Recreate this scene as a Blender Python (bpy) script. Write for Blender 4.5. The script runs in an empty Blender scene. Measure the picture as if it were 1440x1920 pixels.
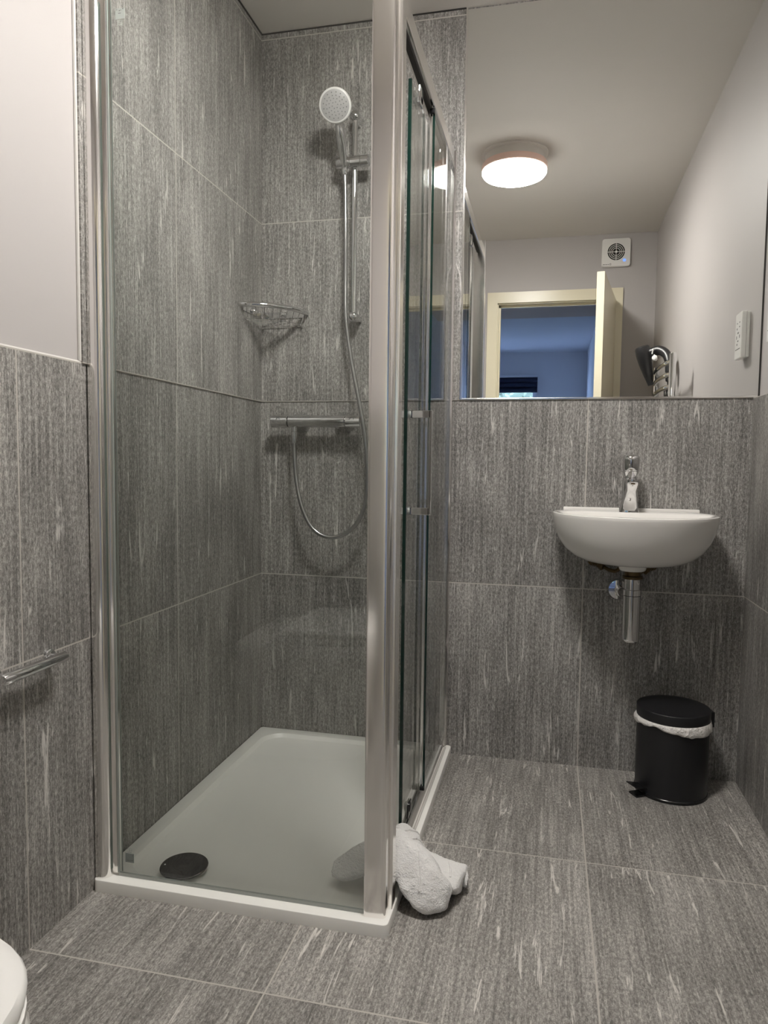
import bpy, bmesh, math, random
from mathutils import Vector, Matrix
random.seed(7)
PI = math.pi
C = bpy.context.scene.collection
S = bpy.context.scene

# ------------------------------------------------------------------ camera
def make_camera():
    yaw, pitch, roll = 0.2259, -0.0688, 0.0115
    f = Vector((-math.sin(yaw)*math.cos(pitch), math.cos(yaw)*math.cos(pitch), math.sin(pitch)))
    r = Vector((math.cos(yaw), math.sin(yaw), 0)); u = r.cross(f)
    r2 = math.cos(roll)*r + math.sin(roll)*u
    u2 = -math.sin(roll)*r + math.cos(roll)*u
    cd = bpy.data.cameras.new('camera'); co = bpy.data.objects.new('camera', cd); C.objects.link(co)
    m = Matrix((r2, u2, -f)).transposed().to_4x4(); m.translation = (0.9899, -2.3723, 0.9804)
    co.matrix_world = m
    cd.sensor_fit = 'VERTICAL'; cd.sensor_height = 36.0; cd.sensor_width = 27.0
    cd.lens = 1350.6/1920*36.0
    cd.clip_start = 0.02; cd.clip_end = 100
    S.camera = co
make_camera()

# ------------------------------------------------------------------ world, light, exposure
LAMP = 137.0            # radiance of the ceiling lamp's diffuser
SKY = (0.36, 0.52, 0.95)
SKY_STRENGTH = 27.0
w = bpy.data.worlds.new('world'); S.world = w; w.use_nodes = True
bg = w.node_tree.nodes['Background']
bg.inputs[0].default_value = (*SKY, 1); bg.inputs[1].default_value = SKY_STRENGTH
S.view_settings.view_transform = 'Standard'; S.view_settings.look = 'None'
S.view_settings.gamma = 1; S.view_settings.use_curve_mapping = False
S.view_settings.exposure = 0.0
S.cycles.sample_clamp_indirect = 6.0
S.cycles.max_bounces = 16; S.cycles.transparent_max_bounces = 24
S.cycles.diffuse_bounces = 6; S.cycles.glossy_bounces = 8
# daylight comes in through the bedroom window: a portal only tells the renderer where that opening is
pl = bpy.data.lights.new('window_portal', 'AREA'); pl.shape = 'RECTANGLE'; pl.size = 1.68; pl.size_y = 1.2
pl.cycles.is_portal = True
po = bpy.data.objects.new('window_portal', pl); C.objects.link(po)
po.location = (-0.054, -7.16, 1.50); po.rotation_euler = (PI/2, 0, 0)
po.matrix_world = Matrix(((1,0,0,-0.054),(0,0,-1,-7.16),(0,1,0,1.50),(0,0,0,1)))

# ------------------------------------------------------------------ node helpers / materials
def newmat(name):
    m = bpy.data.materials.new(name); m.use_nodes = True
    nt = m.node_tree; nt.nodes.clear()
    out = nt.nodes.new('ShaderNodeOutputMaterial')
    return m, nt, out
class NT:
    def __init__(s, nt): s.nt = nt
    def n(s, t, **kw):
        x = s.nt.nodes.new(t)
        for k, v in kw.items(): setattr(x, k, v)
        return x
    def link(s, a, b): s.nt.links.new(a, b)
    def math(s, op, a, b=None, c=None, clamp=False):
        x = s.n('ShaderNodeMath', operation=op, use_clamp=clamp)
        for i, v in enumerate((a, b, c)):
            if v is None: continue
            if isinstance(v, (int, float)): x.inputs[i].default_value = v
            else: s.link(v, x.inputs[i])
        return x.outputs[0]
    def comb(s, x, y, z):
        n = s.n('ShaderNodeCombineXYZ')
        for i, v in enumerate((x, y, z)):
            if isinstance(v, (int, float)): n.inputs[i].default_value = v
            else: s.link(v, n.inputs[i])
        return n.outputs[0]
    def noise(s, vec, scale=1, detail=3, rough=.5, dist=0):
        n = s.n('ShaderNodeTexNoise'); s.link(vec, n.inputs['Vector'])
        n.inputs['Scale'].default_value = scale; n.inputs['Detail'].default_value = detail
        n.inputs['Roughness'].default_value = rough; n.inputs['Distortion'].default_value = dist
        return n.outputs['Fac']
    def ramp(s, fac, stops):
        n = s.n('ShaderNodeValToRGB'); s.link(fac, n.inputs[0])
        e = n.color_ramp.elements
        while len(e) < len(stops): e.new(0.5)
        for k, (p, c) in enumerate(stops):
            e[k].position = p; e[k].color = (c, c, c, 1) if isinstance(c, (int, float)) else (*c, 1)
        return n.outputs[0]
    def mixc(s, fac, a, b, mode='MIX'):
        n = s.n('ShaderNodeMix', data_type='RGBA', blend_type=mode)
        for i, v in ((0, fac), (6, a), (7, b)):
            if isinstance(v, (int, float)): n.inputs[i].default_value = v
            elif isinstance(v, tuple): n.inputs[i].default_value = (*v, 1)
            else: s.link(v, n.inputs[i])
        return n.outputs[2]

def principled(name, col, rough=.5, metal=0.0, bump=None, ior=1.5, coat=0.0, sheen=0.0, var=0.0, trans=0.0):
    m, nt, out = newmat(name); h = NT(nt)
    b = h.n('ShaderNodeBsdfPrincipled')
    b.inputs['Base Color'].default_value = (*col, 1); b.inputs['Roughness'].default_value = rough
    b.inputs['Metallic'].default_value = metal; b.inputs['IOR'].default_value = ior
    b.inputs['Coat Weight'].default_value = coat; b.inputs['Sheen Weight'].default_value = sheen
    h.link(b.outputs[0], out.inputs[0])
    tc = h.n('ShaderNodeTexCoord')
    if var:
        f = h.noise(tc.outputs['Object'], 6, 4)
        a = tuple(c*(1-var) for c in col); d = tuple(min(1, c*(1+var)) for c in col)
        h.link(h.mixc(f, a, d), b.inputs['Base Color'])
    if bump:
        sc, st, dist = bump
        bn = h.n('ShaderNodeBump'); bn.inputs['Strength'].default_value = st; bn.inputs['Distance'].default_value = dist
        h.link(h.noise(tc.outputs['Object'], sc, 4, .6), bn.inputs['Height']); h.link(bn.outputs[0], b.inputs['Normal'])
    return m

def tile_material(name, ax, u0, su, av, v0, sv, dark, mid, light, grout, gw=.0017):
    """stone-look porcelain; ax/av pick the world axes across and along the grain"""
    m, nt, out = newmat(name); h = NT(nt)
    geo = h.n('ShaderNodeNewGeometry'); sep = h.n('ShaderNodeSeparateXYZ'); h.link(geo.outputs['Position'], sep.inputs[0])
    X = {'X': sep.outputs[0], 'Y': sep.outputs[1], 'Z': sep.outputs[2]}
    a, v = X[ax], X[av]
    ru = h.math('DIVIDE', h.math('SUBTRACT', a, u0), su); rv = h.math('DIVIDE', h.math('SUBTRACT', v, v0), sv)
    iu, iv = h.math('FLOOR', ru), h.math('FLOOR', rv)
    fu, fv = h.math('FRACT', ru), h.math('FRACT', rv)
    du = h.math('MULTIPLY', h.math('MINIMUM', fu, h.math('SUBTRACT', 1, fu)), su)
    dv = h.math('MULTIPLY', h.math('MINIMUM', fv, h.math('SUBTRACT', 1, fv)), sv)
    gm = h.math('LESS_THAN', h.math('MINIMUM', du, dv), gw)
    wn = h.n('ShaderNodeTexWhiteNoise', noise_dimensions='3D'); h.link(h.comb(iu, iv, 3.7), wn.inputs[0])
    sw = h.n('ShaderNodeSeparateXYZ'); h.link(wn.outputs['Color'], sw.inputs[0])
    pu = h.math('ADD', a, h.math('MULTIPLY', sw.outputs[0], 37.0)); pv = h.math('ADD', v, h.math('MULTIPLY', sw.outputs[1], 53.0))
    def at(su_, sv_, z=0.0): return h.comb(h.math('MULTIPLY', pu, su_), h.math('MULTIPLY', pv, sv_), z)
    grain = h.noise(at(235, 92), 1, 4, .7, .4)            # fine fibrous grain
    speck = h.noise(at(430, 300, 5), 1, 2, .6)             # mineral speckle
    band = h.math('ADD', h.math('MULTIPLY', h.noise(at(120, 7, 9), 1, 3, .6, .6), .6), h.math('MULTIPLY', h.noise(at(22, 1.4, 33), 1, 3, .55, .5), .4))
    vein = h.noise(at(170, 2.6, 41), 1, 3, .6, .3)           # long veins along the grain
    cloud = h.noise(at(7, 3.0, 2), 1, 3, .55)              # slow tone drift
    fl = h.noise(at(58, 5.0, 14), 1, 5, .60, 1.3)           # pale flecks
    flm = h.noise(at(9, 5, 21), 1, 2, .5)
    t = h.math('ADD', h.math('MULTIPLY', grain, .60), h.math('MULTIPLY', band, .34))
    t = h.math('ADD', t, h.math('MULTIPLY', speck, .26))
    t = h.math('ADD', t, h.math('MULTIPLY', cloud, .20))
    t = h.math('SUBTRACT', h.math('ADD', t, h.math('MULTIPLY', h.math('SUBTRACT', vein, .5), .26)), .20)
    col = h.ramp(t, [(.37, dark), (.50, mid), (.66, light)])
    fr = h.n('ShaderNodeMapRange'); fr.inputs[1].default_value = .622; fr.inputs[2].default_value = .685
    h.link(h.math('ADD', fl, h.math('MULTIPLY', h.math('SUBTRACT', flm, .5), .28)), fr.inputs[0])
    fleck = h.math('MULTIPLY', fr.outputs[0], .66)
    pale = tuple(min(1, c*1.35+.05) for c in light)
    col = h.mixc(fleck, col, pale)
    # every tile has a tone of its own
    tone = h.math('ADD', .93, h.math('MULTIPLY', sw.outputs[2], .14))
    col = h.mixc(1.0, col, h.comb(tone, tone, tone), 'MULTIPLY')
    col = h.mixc(gm, col, grout)
    b = h.n('ShaderNodeBsdfPrincipled'); h.link(col, b.inputs['Base Color'])
    rg = h.math('ADD', .42, h.math('MULTIPLY', grain, .2)); h.link(rg, b.inputs['Roughness'])
    bn = h.n('ShaderNodeBump'); bn.inputs['Strength'].default_value = .35; bn.inputs['Distance'].default_value = .0012
    hh = h.math('SUBTRACT', h.math('ADD', h.math('MULTIPLY', grain, .8), h.math('MULTIPLY', band, .5)), h.math('MULTIPLY', gm, .8))
    h.link(hh, bn.inputs['Height']); h.link(bn.outputs[0], b.inputs['Normal'])
    h.link(b.outputs[0], out.inputs[0])
    return m

def glass_material(name, tint, f0=.05):
    m, nt, out = newmat(name); h = NT(nt)
    lw = h.n('ShaderNodeLayerWeight'); lw.inputs[0].default_value = .5
    F = h.math('ADD', f0, h.math('MULTIPLY', h.math('POWER', lw.outputs['Facing'], 5), 1-f0))
    tr = h.n('ShaderNodeBsdfTransparent'); tr.inputs[0].default_value = (*tint, 1)
    gl = h.n('ShaderNodeBsdfGlossy'); gl.inputs['Roughness'].default_value = 0.0
    mx = h.n('ShaderNodeMixShader'); h.link(F, mx.inputs[0]); h.link(tr.outputs[0], mx.inputs[1]); h.link(gl.outputs[0], mx.inputs[2])
    h.link(mx.outputs[0], out.inputs[0]); return m

def emit_material(name, col, strength):
    m, nt, out = newmat(name); h = NT(nt)
    e = h.n('ShaderNodeEmission'); e.inputs[0].default_value = (*col, 1); e.inputs[1].default_value = strength
    h.link(e.outputs[0], out.inputs[0]); return m

TD, TM, TL = (.085, .081, .076), (.235, .224, .211), (.52, .50, .475)
GR = (.50, .47, .43)
Z1, ZS = .5835, .6028
M = {}
M['tile_left'] = tile_material('stone_tile_left', 'Y', -.586, .600, 'Z', Z1, ZS, TD, TM, TL, GR)
M['tile_back'] = tile_material('stone_tile_back', 'X', 1.1008, .600, 'Z', Z1, ZS, TD, TM, TL, GR)
M['tile_right'] = tile_material('stone_tile_right', 'Y', -.59, .600, 'Z', Z1, ZS, TD, TM, TL, GR)
M['tile_floor'] = tile_material('stone_tile_floor', 'X', 1.1008, .600, 'Y', -.586, .600, (.115,.108,.100), (.265,.250,.233), (.55,.525,.49), GR, .0018)
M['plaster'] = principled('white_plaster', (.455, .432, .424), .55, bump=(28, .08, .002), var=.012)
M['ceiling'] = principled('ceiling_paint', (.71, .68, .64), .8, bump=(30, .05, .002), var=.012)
M['sealant'] = principled('sealant', (.58, .56, .53), .4)
M['chrome'] = principled('chrome', (.74, .74, .745), .05, 1.0)
M['alu'] = principled('polished_aluminium', (.92, .905, .89), .13, 1.0)
M['alu_satin'] = principled('satin_aluminium', (.94, .92, .90), .16, 1.0)
M['steel_dark'] = principled('hose_steel', (.40, .40, .395), .28, 1.0)
M['dark_chrome'] = principled('dark_chrome', (.13, .13, .135), .05, 1.0)
M['glass'] = glass_material('clear_glass', (.975, .99, .981))
M['glass_edge'] = principled('glass_edge', (.004, .020, .015), .08)
M['glass_edge_light'] = principled('glass_edge_light', (.30, .38, .35), .15)
M['seal'] = principled('clear_seal', (.42, .44, .42), .3)
M['mirror'] = principled('mirror_silver', (.90, .905, .885), 0.0, 1.0)
M['ceramic'] = principled('white_ceramic', (.80, .78, .75), .07, coat=.4)
M['tray'] = principled('white_stone_resin', (.92, .91, .87), .32, bump=(900, .05, .0005))
M['white_plastic'] = principled('white_plastic', (.86, .85, .83), .25)
M['grey_plastic'] = principled('grey_face_plastic', (.46, .455, .45), .4)
M['nozzle'] = principled('nozzle_rubber', (.24, .24, .24), .5)
M['black_satin'] = principled('black_satin_metal', (.010, .010, .012), .42, bump=(600, .03, .0004))
M['black_gloss'] = principled('black_gloss_plastic', (.010, .010, .011), .2)
M['black_plastic'] = principled('black_plastic', (.012, .012, .013), .36)
M['liner'] = principled('bin_liner_film', (.86, .83, .80), .35, bump=(70, .9, .012))
M['terry'] = principled('white_terry', (.92, .905, .885), .95, bump=(300, .9, .004), sheen=.3)
M['brass'] = principled('old_brass', (.12, .085, .045), .4, 1.0)
M['cream'] = principled('cream_gloss_paint', (.80, .745, .575), .22)
M['lamp_base'] = principled('lamp_base', (.70, .67, .63), .4)
M['lamp_rim'] = principled('lamp_rim', (.85, .60, .52), .35)
M['diffuser'] = emit_material('lamp_diffuser', (1.0, .965, .915), LAMP)
M['dark'] = principled('dark_line_and_shade', (.015, .013, .011), .7)  # near-black for the ceiling line; also colours in the shade of gaps and recesses
M['ink'] = principled('grey_ink', (.10, .10, .10), .6)
M['etch'] = principled('etched_white', (.55, .60, .57), .6)
M['etch_grey'] = principled('etched_grey', (.26, .29, .28), .6)
M['led'] = emit_material('blue_led', (.08, .25, 1.0), 2.2)
M['bedroom'] = principled('bedroom_paint', (.76, .76, .77), .85)
M['hall'] = principled('hall_ceiling_warm_light', (.80, .66, .54), .85)  # white ceiling; the warm light falling on it is put into its colour
M['carpet'] = principled('carpet', (.22, .22, .24), .95)
M['navy'] = principled('navy_blind', (.020, .028, .055), .85)
M['upvc'] = principled('white_window_frame', (.72, .73, .75), .3)
M['leaf'] = principled('hedge_leaf', (.12, .14, .075), .5, var=.4)
M['white_cord'] = principled('white_cord', (.75, .75, .73), .4)

# ------------------------------------------------------------------ mesh helpers
class MB:
    def __init__(s): s.bm = bmesh.new(); s.curved = False
    def box(s, x0, x1, y0, y1, z0, z1, bev=0, seg=2):
        vs = [s.bm.verts.new((x, y, z)) for x in (x0, x1) for y in (y0, y1) for z in (z0, z1)]
        fs = [(0,1,3,2), (4,6,7,5), (0,4,5,1), (2,3,7,6), (0,2,6,4), (1,5,7,3)]
        fl = [s.bm.faces.new([vs[i] for i in f]) for f in fs]
        if bev:
            es = list({e for f in fl for e in f.edges})
            bmesh.ops.bevel(s.bm, geom=es, offset=bev, segments=seg, affect='EDGES', profile=.5)
        return s
    def loft(s, rings, cap0=True, cap1=True, closed=True):
        s.curved = True
        R = [[s.bm.verts.new(p) for p in r] for r in rings]
        n = len(R[0])
        for a, b in zip(R[:-1], R[1:]):
            for i in range(n if closed else n-1):
                j = (i+1) % n
                try: s.bm.faces.new((a[i], a[j], b[j], b[i]))
                except ValueError: pass
        if cap0: s.bm.faces.new(list(reversed(R[0])))
        if cap1: s.bm.faces.new(R[-1])
        return s
    def tube(s, pts, r, seg=12, cap=True, loop=False, rx=None):
        pts = [Vector(p) for p in pts]; n = len(pts)
        rad = r if isinstance(r, (list, tuple)) else [r]*n
        rings = []; prev = None
        for i, p in enumerate(pts):
            if loop: t = pts[(i+1) % n]-pts[i-1]
            else: t = pts[min(i+1, n-1)]-pts[max(i-1, 0)]
            t.normalize()
            if prev is None:
                a = Vector((0, 0, 1)) if abs(t.z) < .9 else Vector((1, 0, 0))
                nx = t.cross(a).normalized()
            else:
                nx = (prev - t*prev.dot(t)).normalized()
            prev = nx; ny = t.cross(nx)
            rings.append([p + nx*(rad[i]*math.cos(2*PI*k/seg)) + ny*(rad[i]*math.sin(2*PI*k/seg)) for k in range(seg)])
        if loop: rings.append(rings[0])
        if loop:
            R = [[s.bm.verts.new(q) for q in rr] for rr in rings[:-1]]; R.append(R[0])
            for a, b in zip(R[:-1], R[1:]):
                for i in range(seg):
                    j = (i+1) % seg; s.bm.faces.new((a[i], a[j], b[j], b[i]))
            return s
        return s.loft(rings, cap, cap)
    def lathe(s, prof, o=(0,0,0), axis=(0,0,1), seg=32, cap=True):
        """prof: list of (radius, height along axis)"""
        ax = Vector(axis).normalized(); o = Vector(o)
        a = Vector((1,0,0)) if abs(ax.x) < .9 else Vector((0,1,0))
        nx = (a - ax*a.dot(ax)).normalized(); ny = ax.cross(nx)
        rings = [[o + ax*hh + nx*(max(rr, 1e-5)*math.cos(2*PI*k/seg)) + ny*(max(rr, 1e-5)*math.sin(2*PI*k/seg)) for k in range(seg)] for rr, hh in prof]
        return s.loft(rings, cap, cap)
    def prism(s, poly, z0, z1, bev=0):
        R = [[(x, y, z) for x, y in poly] for z in (z0, z1)]
        return s.loft(R)
    def torus(s, c, R, r, axis='Z', seg=40, rs=8, a0=0, a1=None):
        pts = []
        full = a1 is None
        n = seg
        for k in range(n if full else n+1):
            t = a0 + (2*PI*k/n if full else (a1-a0)*k/n)
            x, y = R*math.cos(t), R*math.sin(t)
            p = {'Z': (x, y, 0), 'Y': (x, 0, y), 'X': (0, x, y)}[axis]
            pts.append((c[0]+p[0], c[1]+p[1], c[2]+p[2]))
        return s.tube(pts, r, rs, True, full)
    def build(s, name, mat, parent=None, smooth=40, **kw):
        if not s.curved and smooth: smooth = 15
        bmesh.ops.recalc_face_normals(s.bm, faces=s.bm.faces[:])
        me = bpy.data.meshes.new(name); s.bm.to_mesh(me); s.bm.free()
        return link_mesh(name, me, mat, parent, smooth, **kw)
def link_mesh(name, me, mat, parent=None, smooth=40, **kw):
    me.materials.append(mat if not isinstance(mat, str) else M[mat])
    if smooth:
        for p in me.polygons: p.use_smooth = True
        me.set_sharp_from_angle(angle=math.radians(smooth))
    o = bpy.data.objects.new(name, me); C.objects.link(o)
    if parent is not None:
        o.parent = parent
        o.matrix_parent_inverse = base_of(parent).inverted()
    for k, v in kw.items(): o[k] = v
    return o
def base_of(o):
    m = Matrix.Translation(o.location) @ o.rotation_euler.to_matrix().to_4x4()
    if o.parent: m = base_of(o.parent) @ o.matrix_parent_inverse @ m
    return m
def thing(name, label, cat, loc=(0,0,0), group=None):
    o = bpy.data.objects.new(name, None); C.objects.link(o); o.location = loc; o.empty_display_size = .05
    o['label'] = label; o['category'] = cat
    if group: o['group'] = group
    return o
def tag(o, label, cat, group=None):
    o['label'] = label; o['category'] = cat
    if group: o['group'] = group
    return o
def struct(o): o['kind'] = 'structure'; return o
def catmull(P, n=8):
    P = [Vector(p) for p in P]; out = []
    for i in range(len(P)-1):
        p0, p1, p2, p3 = P[max(i-1,0)], P[i], P[i+1], P[min(i+2, len(P)-1)]
        for k in range(n):
            t = k/n
            out.append(.5*((2*p1)+(p2-p0)*t+(2*p0-5*p1+4*p2-p3)*t*t+(3*p1-p0-3*p2+p3)*t**3))
    out.append(P[-1]); return out
def rrect(x0, x1, y0, y1, r, z, n=8):
    pts = []
    for cx, cy, a in ((x1-r, y1-r, 0), (x0+r, y1-r, 90), (x0+r, y0+r, 180), (x1-r, y0+r, 270)):
        for k in range(n+1):
            t = math.radians(a+90*k/n); pts.append((cx+r*math.cos(t), cy+r*math.sin(t), z))
    return pts

# ================================================================== ROOM SHELL
W, H, DY = 1.5775, 2.413, -2.42          # room width, ceiling height, door wall
ZD = Z1 + ZS                             # top of the half-height tiling
SE = -.990                               # end of the shower's full-height tiling
def sbox(name, mat, *b, **k): return struct(MB().box(*b).build(name, mat, smooth=0, **k))
sbox('floor', 'tile_floor', -.12, 1.70, -2.52, .12, -.10, 0)
sbox('ceiling', 'ceiling', -.12, 1.70, -2.52, .12, H, H+.10)
sbox('wall_left', 'tile_left', -.12, 0, DY, 0, 0, ZD)
sbox('wall_left_shower', 'tile_left', -.12, .004, SE, 0, ZD, H)
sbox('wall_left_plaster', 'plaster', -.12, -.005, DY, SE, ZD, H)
sbox('wall_back', 'tile_back', -.12, 1.70, 0, .12, 0, ZD)
sbox('wall_back_upper', 'tile_back', -.12, 1.70, 0, .12, ZD, H)
sbox('wall_back_shower', 'tile_back', .004, .694, -.004, 0, ZD, H)
sbox('wall_right', 'tile_right', W, 1.70, DY, 0, 0, ZD)
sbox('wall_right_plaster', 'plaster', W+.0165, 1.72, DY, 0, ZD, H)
# door wall: tiled to half height, plaster above, an opening for the door
OX0, OX1, OZ = .600, 1.365, 2.04
sbox('wall_front', 'tile_back', -.12, OX0, DY-.10, DY, 0, ZD)
sbox('wall_front_right', 'tile_back', OX1, 1.70, DY-.10, DY, 0, ZD)
b = MB(); b.box(-.12, OX0, DY-.10, DY, ZD, H); b.box(OX1, 1.70, DY-.10, DY, ZD, H); b.box(OX0, OX1, DY-.10, DY, OZ, H)
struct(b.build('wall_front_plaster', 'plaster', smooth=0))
# architrave (mitred) and lining
def frame_piece(poly, y0, y1):
    return [[(x, y, z) for x, z in poly] for y in (y0, y1)]
ax0, ax1, az = .565, 1.401, 2.080
ix0, ix1, iz = .630, 1.350, 2.012
arch = MB()
arch.loft(frame_piece([(ax0, 0), (ix0, 0), (ix0, iz), (ax0, az)], DY, DY+.018))
arch.loft(frame_piece([(ax0, az), (ix0, iz), (ix1, iz), (ax1, az)], DY, DY+.018))
arch.loft(frame_piece([(ix1, 0), (ax1, 0), (ax1, az), (ix1, iz)], DY, DY+.018))
struct(arch.build('trim_1', 'cream', smooth=0))
lin = MB()
lin.box(OX0, ix0+.006, DY-.10, DY, 0, iz); lin.box(ix1-.006, OX1, DY-.10, DY, 0, iz); lin.box(OX0, OX1, DY-.10, DY, iz-.006, OZ)
lin.box(ix0+.006, ix0+.018, DY-.07, DY-.045, 0, iz-.006); lin.box(ix0+.006, ix1-.006, DY-.07, DY-.045, iz-.018, iz-.006)
struct(lin.build('trim_2', 'cream', smooth=0))
# sealant bead where the plaster meets the tiled strip
b = MB(); b.tube([(-.003, SE-.002, ZD+.004), (-.003, SE-.002, H)], .0042, 8); b.tube([(-.004, DY, ZD+.001), (-.004, SE, ZD+.001)], .004, 8)
struct(b.build('trim_3', 'sealant'))
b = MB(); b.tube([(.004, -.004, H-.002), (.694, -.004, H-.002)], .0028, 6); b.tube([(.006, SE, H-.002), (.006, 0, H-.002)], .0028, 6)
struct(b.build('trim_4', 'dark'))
# the open door leaf, swung into the room, seen in the mirror
hinge = Vector((1.340, DY+.022, 0)); tip = Vector((1.224, -1.690, 0)); d = (tip-hinge).normalized(); n = Vector((-d.y, d.x, 0))
def dquad(a, b_, t0, t1, z0, z1):
    P = [hinge+d*a+n*t0, hinge+d*b_+n*t0, hinge+d*b_+n*t1, hinge+d*a+n*t1]
    return [[(p.x, p.y, z) for p in P] for z in (z0, z1)]
Ld = (tip-hinge).length
door = struct(MB().loft(dquad(.004, Ld, -.020, .020, .006, 2.004)).build('door_1', 'cream', smooth=0))
for zc in (1.76, .25):
    MB().lathe([(.0065, -.05), (.0065, .05)], (1.347, DY+.026, zc), seg=12).build('hinge', 'brass' if False else 'steel_dark', door)
# bedroom beyond the door
BY = -7.12
sbox('floor_bedroom', 'carpet', -2.0, 1.52, BY-.2, DY-.10, -.10, 0)
sbox('ceiling_hall', 'hall', -2.0, 1.52, -4.40, DY-.10, 2.30, 2.52)
sbox('ceiling_bedroom', 'bedroom', -2.0, 1.52, BY-.2, -4.40, 2.40, 2.52)
sbox('wall_bedroom_right', 'bedroom', 1.405, 1.52, BY-.2, DY-.10, 0, 2.40)
sbox('wall_bedroom_left', 'bedroom', -2.0, -1.88, BY-.2, DY-.10, 0, 2.40)
wx0, wx1, wz0, wz1 = -.90, .792, .90, 2.10
b = MB(); b.box(-1.88, wx0, BY-.2, BY, 0, 2.40); b.box(wx1, 1.405, BY-.2, BY, 0, 2.40); b.box(wx0, wx1, BY-.2, BY, 0, wz0); b.box(wx0, wx1, BY-.2, BY, wz1, 2.40)
struct(b.build('wall_bedroom_far', 'bedroom', smooth=0))
sbox('wall_bedroom_near', 'bedroom', -1.88, -.12, DY-.14, DY-.10, 0, 2.30)
b = MB()
yw0, yw1 = BY-.13, BY-.07
b.box(wx0, wx0+.05, yw0, yw1, wz0, wz1, .004); b.box(wx1-.05, wx1, yw0, yw1, wz0, wz1, .004)
b.box(wx0+.05, wx1-.05, yw0, yw1, wz0, wz0+.05, .004); b.box(wx0+.05, wx1-.05, yw0, yw1, wz1-.05, wz1, .004)
win = struct(b.build('window_1', 'upvc', smooth=30))
MB().box(wx0+.05, wx1-.05, BY-.103, BY-.097, wz0+.05, wz1-.05).build('pane', 'glass', win, smooth=0)
# roman blind, drawn up into folds
bl = thing('roman_blind', 'dark navy roman blind drawn up in folds over the bedroom window', 'blind', (.35, BY+.02, 2.09))
MB().box(-.93, .805, BY+.001, BY+.045, 2.085, 2.115, .004).build('headrail', 'upvc', bl)
for k in range(3):
    z0 = 2.085-.064*k
    prof = []
    sec = [(.010, z0), (.030+.006*k, z0-.018), (.044+.008*k, z0-.048), (.036+.006*k, z0-.060), (.016, z0-.050)]
    MB().loft([[(x, BY+y, z) for y, z in sec] for x in (-.92, .80)]).build('fold', 'navy', bl, smooth=50)
MB().box(-.92, .80, BY+.004, BY+.010, 1.893, 2.085).build('cloth', 'navy', bl, smooth=0)
# hedge outside the window
b = MB()
for k in range(3800):
    p = Vector((random.uniform(-2.4, 2.2), -9.3+random.gauss(0, .22), random.uniform(.2, 2.9)))
    a = Vector((random.uniform(-1,1), random.uniform(-1,1), random.uniform(-1,1))).normalized(); c_ = a.cross(Vector((.3,.8,.5))).normalized()
    l, wd = random.uniform(.04, .08), random.uniform(.018, .03)
    vs = [b.bm.verts.new(p+q) for q in (-a*l, c_*wd, a*l, -c_*wd)]
    b.bm.faces.new(vs)
b.box(-2.8, 2.4, -9.7, -9.5, 0, 2.7)
hd = b.build('hedge', 'leaf', smooth=0); hd['kind'] = 'stuff'; tag(hd, 'pale green hedge growing outside the bedroom window', 'hedge')
sbox('ground_outside', 'carpet', -4, 4, -12, BY-.2, -.12, 0)

# ================================================================== SHOWER TRAY
tray = thing('shower_tray', 'low white rectangular shower tray in the left corner', 'shower tray', (.344, -.4925, 0))
tx1, ty0, tz = .688, -.984, .028
rg = [rrect(.0015, tx1, ty0, -.0015, .012, 0.0), rrect(.0015, tx1, ty0, -.0015, .012, tz-.003), rrect(.0022, tx1-.0008, ty0+.0008, -.0022, .011, tz-.0010),
      rrect(.004, tx1-.003, ty0+.003, -.004, .010, tz), rrect(.042, .640, -.9405, -.042, .075, tz), rrect(.0445, .6375, -.9380, -.0445, .073, tz-.0030),
      rrect(.052, .630, -.9330, -.052, .068, tz-.011), rrect(.075, .610, -.915, -.075, .06, tz-.016), rrect(.13, .56, -.86, -.13, .05, tz-.018)]
MB().loft(rg, True, True).build('tray_body', 'tray', tray, smooth=32)
dcx, dcy = .1735, -.8805
b = MB(); b.lathe([(.050, .006), (.0540, .008), (.0556, .0110), (.0557, .0128), (.0545, .0140), (.040, .0148), (.006, .0152), (.0045, .0146), (0, .0146)], (dcx, dcy, .014), seg=56)
MB().lathe([(.034, 0), (.044, .010)], (dcx, dcy, .0095), seg=40).build('drain_flange', 'chrome', tray)
cov = b.build('drain_cover', 'dark_chrome', tray, smooth=30, label='round dark polished waste cover')
MB().lathe([(.0022, 0), (.0016, .0012), (0, .0014)], (dcx-.044, dcy-.010, .0286), seg=10).build('stud', 'white_plastic', cov)

# ================================================================== SHOWER ENCLOSURE
HT = 1.962
enc = thing('shower_enclosure', 'chrome framed glass corner shower enclosure standing on the white tray', 'shower enclosure', (.34, -.48, .028))
# corner post
post = [(.632,-.944),(.632,-.9635),(.6325,-.9648),(.634,-.9655)]
yy = -.9655
for k in range(1, 9):
    x = .634+.036*k/8; a = math.radians(-.5+5.0*(k-.5)/8); yy += math.tan(a)*.036/8; post.append((x, yy))
for k in range(1, 8):
    a = math.radians(4.5+85.5*k/7); post.append((.670+.0085*math.sin(a)/1.0, yy+.0085*(1-math.cos(a))))
post += [(.6790,-.938),(.6725,-.937),(.6725,-.929),(.684,-.928),(.6855,-.926),(.6855,-.897),(.684,-.895),(.652,-.895),(.652,-.944)]
po_ = MB().prism(post, .0282, HT).build('corner_post', 'alu_satin', enc, smooth=30)
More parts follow.
